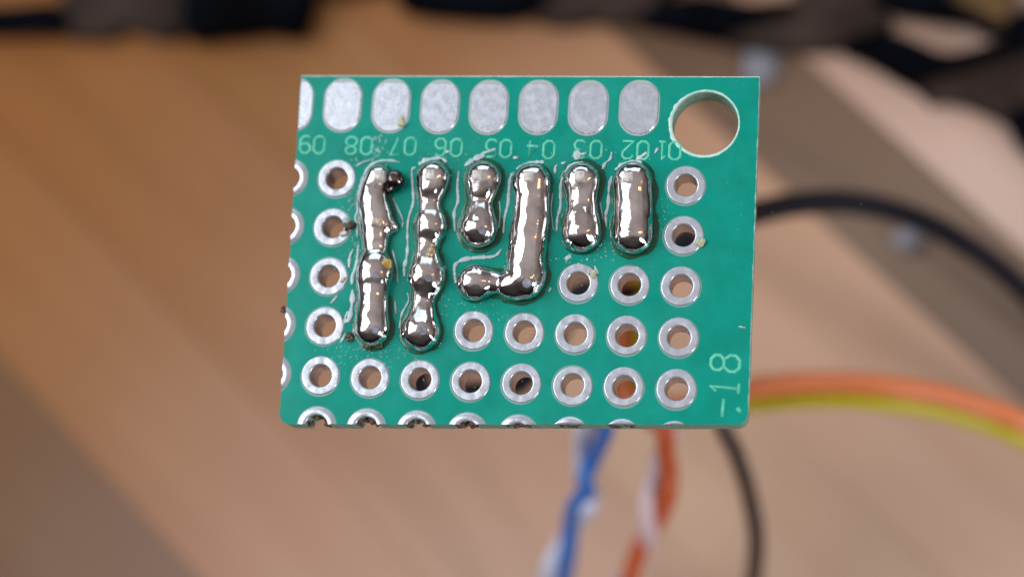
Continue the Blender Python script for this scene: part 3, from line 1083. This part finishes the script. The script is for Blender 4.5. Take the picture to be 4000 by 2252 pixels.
# cut ends of the leads showing in the joints
M_lead = mat('cut_lead', (0.30, 0.31, 0.38), 0.45, metal=0.5, ncol=(0.16, 0.15, 0.18), nscale=3)
for k, (px, py, zt, rl) in enumerate([(1465, 1286, 1.05, 0.24), (1649, 1290, 1.13, 0.26), (2058, 1104, 1.18, 0.27), (1893, 1104, 0.86, 0.20), (1884, 900, 1.10, 0.22), (1672, 1086, 1.10, 0.20), (1470, 1072, 1.08, 0.18)]):
    c = U(px, py, zt)
    bm = bmesh.new()
    bmesh.ops.create_cone(bm, cap_ends=True, segments=18, radius1=rl * 1.05, radius2=rl * 0.9, depth=0.6)
    rm = Matrix.Rotation(-0.25 + 0.1 * noise.noise(Vector((k, 1, 2))), 3, 'X') @ Matrix.Rotation(0.2 * noise.noise(Vector((k * 2.3, 4, 2))), 3, 'Y')
    for v in bm.verts:
        j = 1 + 0.15 * noise.noise(v.co * 4 + Vector((k * 5, 0, 0)))
        q = Vector((v.co.x * j, v.co.y * j, v.co.z - 0.3))
        v.co = rm.transposed() @ q + Vector((c.x, c.y, zt))
    bmesh.ops.bevel(bm, geom=[e for e in bm.edges if all(v.co.z > zt - 0.2 for v in e.verts)], offset=0.03, segments=2, affect='EDGES')
    me = bpy.data.meshes.new('lead_end')
    bm.to_mesh(me)
    bm.free()
    finish('lead_end', me, M_lead, board, False)

# header under the joints
bm = bmesh.new()
c0, c1 = G(3, 1), G(8, 1)
bmesh.ops.create_cube(bm, size=1.0)
for v in bm.verts:
    v.co = Vector((v.co.x * 15.2 + (c0.x + c1.x) / 2, v.co.y * 2.4 + c0.y, v.co.z * 2.5 - TH - 1.26))
bmesh.ops.bevel(bm, geom=bm.edges[:], offset=0.15, segments=1, affect='EDGES')
me = bpy.data.meshes.new('pin_header')
bm.to_mesh(me)
bm.free()
finish('pin_header', me, M_black_plastic, board, False)

# ------------------------------------------------------------------ wires
M_wk = mat('black_insulation', (0.007, 0.006, 0.011), 0.6, spec=0.2)
M_wo = mat('orange_insulation', (0.78, 0.22, 0.08), 0.4)
M_wy = mat('yellow_insulation', (0.58, 0.50, 0.015), 0.4)
M_wb = mat('blue_insulation', (0.014, 0.12, 0.42), 0.4)
M_ww = mat('bluish_white_insulation', (0.50, 0.52, 0.66), 0.45)
M_wr = mat('red_orange_insulation', (0.50, 0.085, 0.018), 0.4)
M_wp = mat('pinkish_white_insulation', (0.62, 0.48, 0.52), 0.45)
M_wn = mat('dark_brown_insulation', (0.055, 0.028, 0.022), 0.45)
def hp(c):
    q = G(c, 1)
    return q
def wire3(name, head, pts, r, mt, label, k=1.5534, conv=None):
    V = [Vector(h) for h in head]
    for x, y, z in pts:
        if conv:
            x, y = conv(x, y)
        else:
            x, y = x * k, y * k
        V.append(U(x, y, z * 1.45))
    r *= 1.08
    V = [Vector((v.x, v.y, max(v.z, ZT + r + 0.02))) for v in V]
    me = tube_mesh([catmull(V, 8)], r, res=4)
    return tag(finish(name, me, mt, None, True), label, 'wire')
wire3('wire', [], [(1100, 480, -3), (1090, 620, -12), (1070, 850, -18), (1057, 985, -20), (1185, 985, -21), (1300, 965, -22), (1385, 860, -22), (1455, 738, -21), (1585, 722, -20), (1720, 605, -19), (1810, 555, -19), (1905, 533, -22), (2000, 513, -23.5), (2120, 508, -25), (2230, 525, -26), (2330, 560, -26.5), (2420, 610, -27), (2500, 665, -28), (2580, 735, -29), (2700, 860, -31), (2850, 1050, -36)], 0.78, M_wk, 'black wire curving in a wide arc out to the right of the board')
wire3('wire', [], [(1585, 470, -3), (1582, 540, -8), (1568, 700, -20), (1553, 840, -21), (1552, 900, -21), (1560, 980, -21), (1610, 1022, -21), (1700, 1024, -21), (1790, 1006, -21), (1890, 974, -21), (2050, 960, -21), (2200, 966, -21), (2350, 988, -22), (2480, 1025, -23), (2600, 1072, -24), (2800, 1180, -28), (3000, 1320, -36)], 0.66, M_wo, 'orange wire running beside the yellow wire out to the right')
wire3('wire', [], [(1600, 470, -3), (1600, 560, -9), (1606, 720, -21), (1603, 845, -22), (1600, 960, -22), (1612, 1012, -22.5), (1690, 1036, -23), (1800, 1028, -23), (1890, 1010, -22.5), (2050, 998, -22), (2200, 1004, -22), (2350, 1026, -23), (2480, 1062, -24), (2600, 1112, -25), (2800, 1222, -29), (3000, 1360, -36)], 0.66, M_wy, 'yellow wire running beside the orange wire out to the right')
def hid(l):
    return [((x * 1.5534 - 2000) * 1.928, (y * 1.5534 - 1500) * 1.928, z) for x, y, z in l]
cv = lambda x, y: (2000 + x / 1.928, 1500 + y / 1.928)
wire3('wire', [], hid([(1462, 470, -3), (1466, 560, -9), (1516, 660, -14), (1516, 730, -16), (1508, 845, -17), (1506, 960, -17.5), (1506, 1040, -18)]) + [(705, 340, -18.5), (610, 560, -21), (550, 700, -21), (560, 800, -21.5), (470, 920, -22.5), (440, 1060, -24), (425, 1250, -25), (395, 1450, -27), (340, 1700, -30), (250, 2100, -36)], 0.52, M_wb, 'blue wire twisted with a bluish white wire below the board', conv=cv)
wire3('wire', [], hid([(1455, 470, -3), (1462, 570, -11), (1516, 670, -17), (1516, 740, -19), (1508, 845, -20), (1502, 960, -20), (1490, 1040, -20)]) + [(545, 340, -20.5), (530, 520, -22), (545, 680, -22.8), (600, 820, -22.5), (580, 920, -22), (490, 1040, -24.5), (400, 1180, -26.2), (310, 1320, -26), (270, 1450, -27), (260, 1700, -30), (140, 2100, -36)], 0.52, M_ww, 'bluish white wire twisted round the blue wire below the board', conv=cv)
wire3('wire', [], hid([(1590, 480, -3), (1596, 560, -8), (1648, 660, -14), (1648, 720, -16), (1641, 845, -17), (1637, 975, -18), (1640, 1050, -19)]) + [(1150, 340, -19), (1160, 500, -20), (1185, 660, -21), (1180, 800, -21.5), (1130, 960, -22.8), (1060, 1080, -24.5), (970, 1220, -25), (910, 1380, -26), (880, 1500, -27), (820, 1720, -30), (700, 2100, -36)], 0.56, M_wr, 'red-orange wire twisted with a pinkish white wire below the board', conv=cv)
wire3('wire', [], hid([(1580, 480, -3), (1592, 570, -11), (1648, 670, -17), (1648, 730, -19), (1641, 845, -20), (1638, 975, -20), (1650, 1050, -20)]) + [(1200, 340, -20.4), (1130, 520, -21.6), (1070, 700, -22), (1025, 880, -22.3), (1020, 1020, -22.8), (1035, 1120, -23.6), (990, 1260, -26.4), (900, 1420, -27.4), (800, 1500, -28.5), (700, 1740, -31), (560, 2100, -36)], 0.50, M_wp, 'pinkish white wire twisted round the red-orange wire below the board', conv=cv)
wire3('wire', [], hid([(1600, 470, -3), (1660, 528, -9), (1770, 580, -14), (1793, 700, -17), (1790, 850, -18), (1785, 975, -19)]) + [(1600, 340, -20), (1680, 500, -21), (1745, 680, -22), (1790, 850, -23.5), (1830, 1050, -24.5), (1840, 1250, -26), (1820, 1450, -27.5), (1780, 1720, -30), (1700, 2100, -36)], 0.54, M_wn, 'dark brown wire hanging below the board, apart from the twisted pairs', conv=cv)

bpy.data.scenes.remove(TMP)
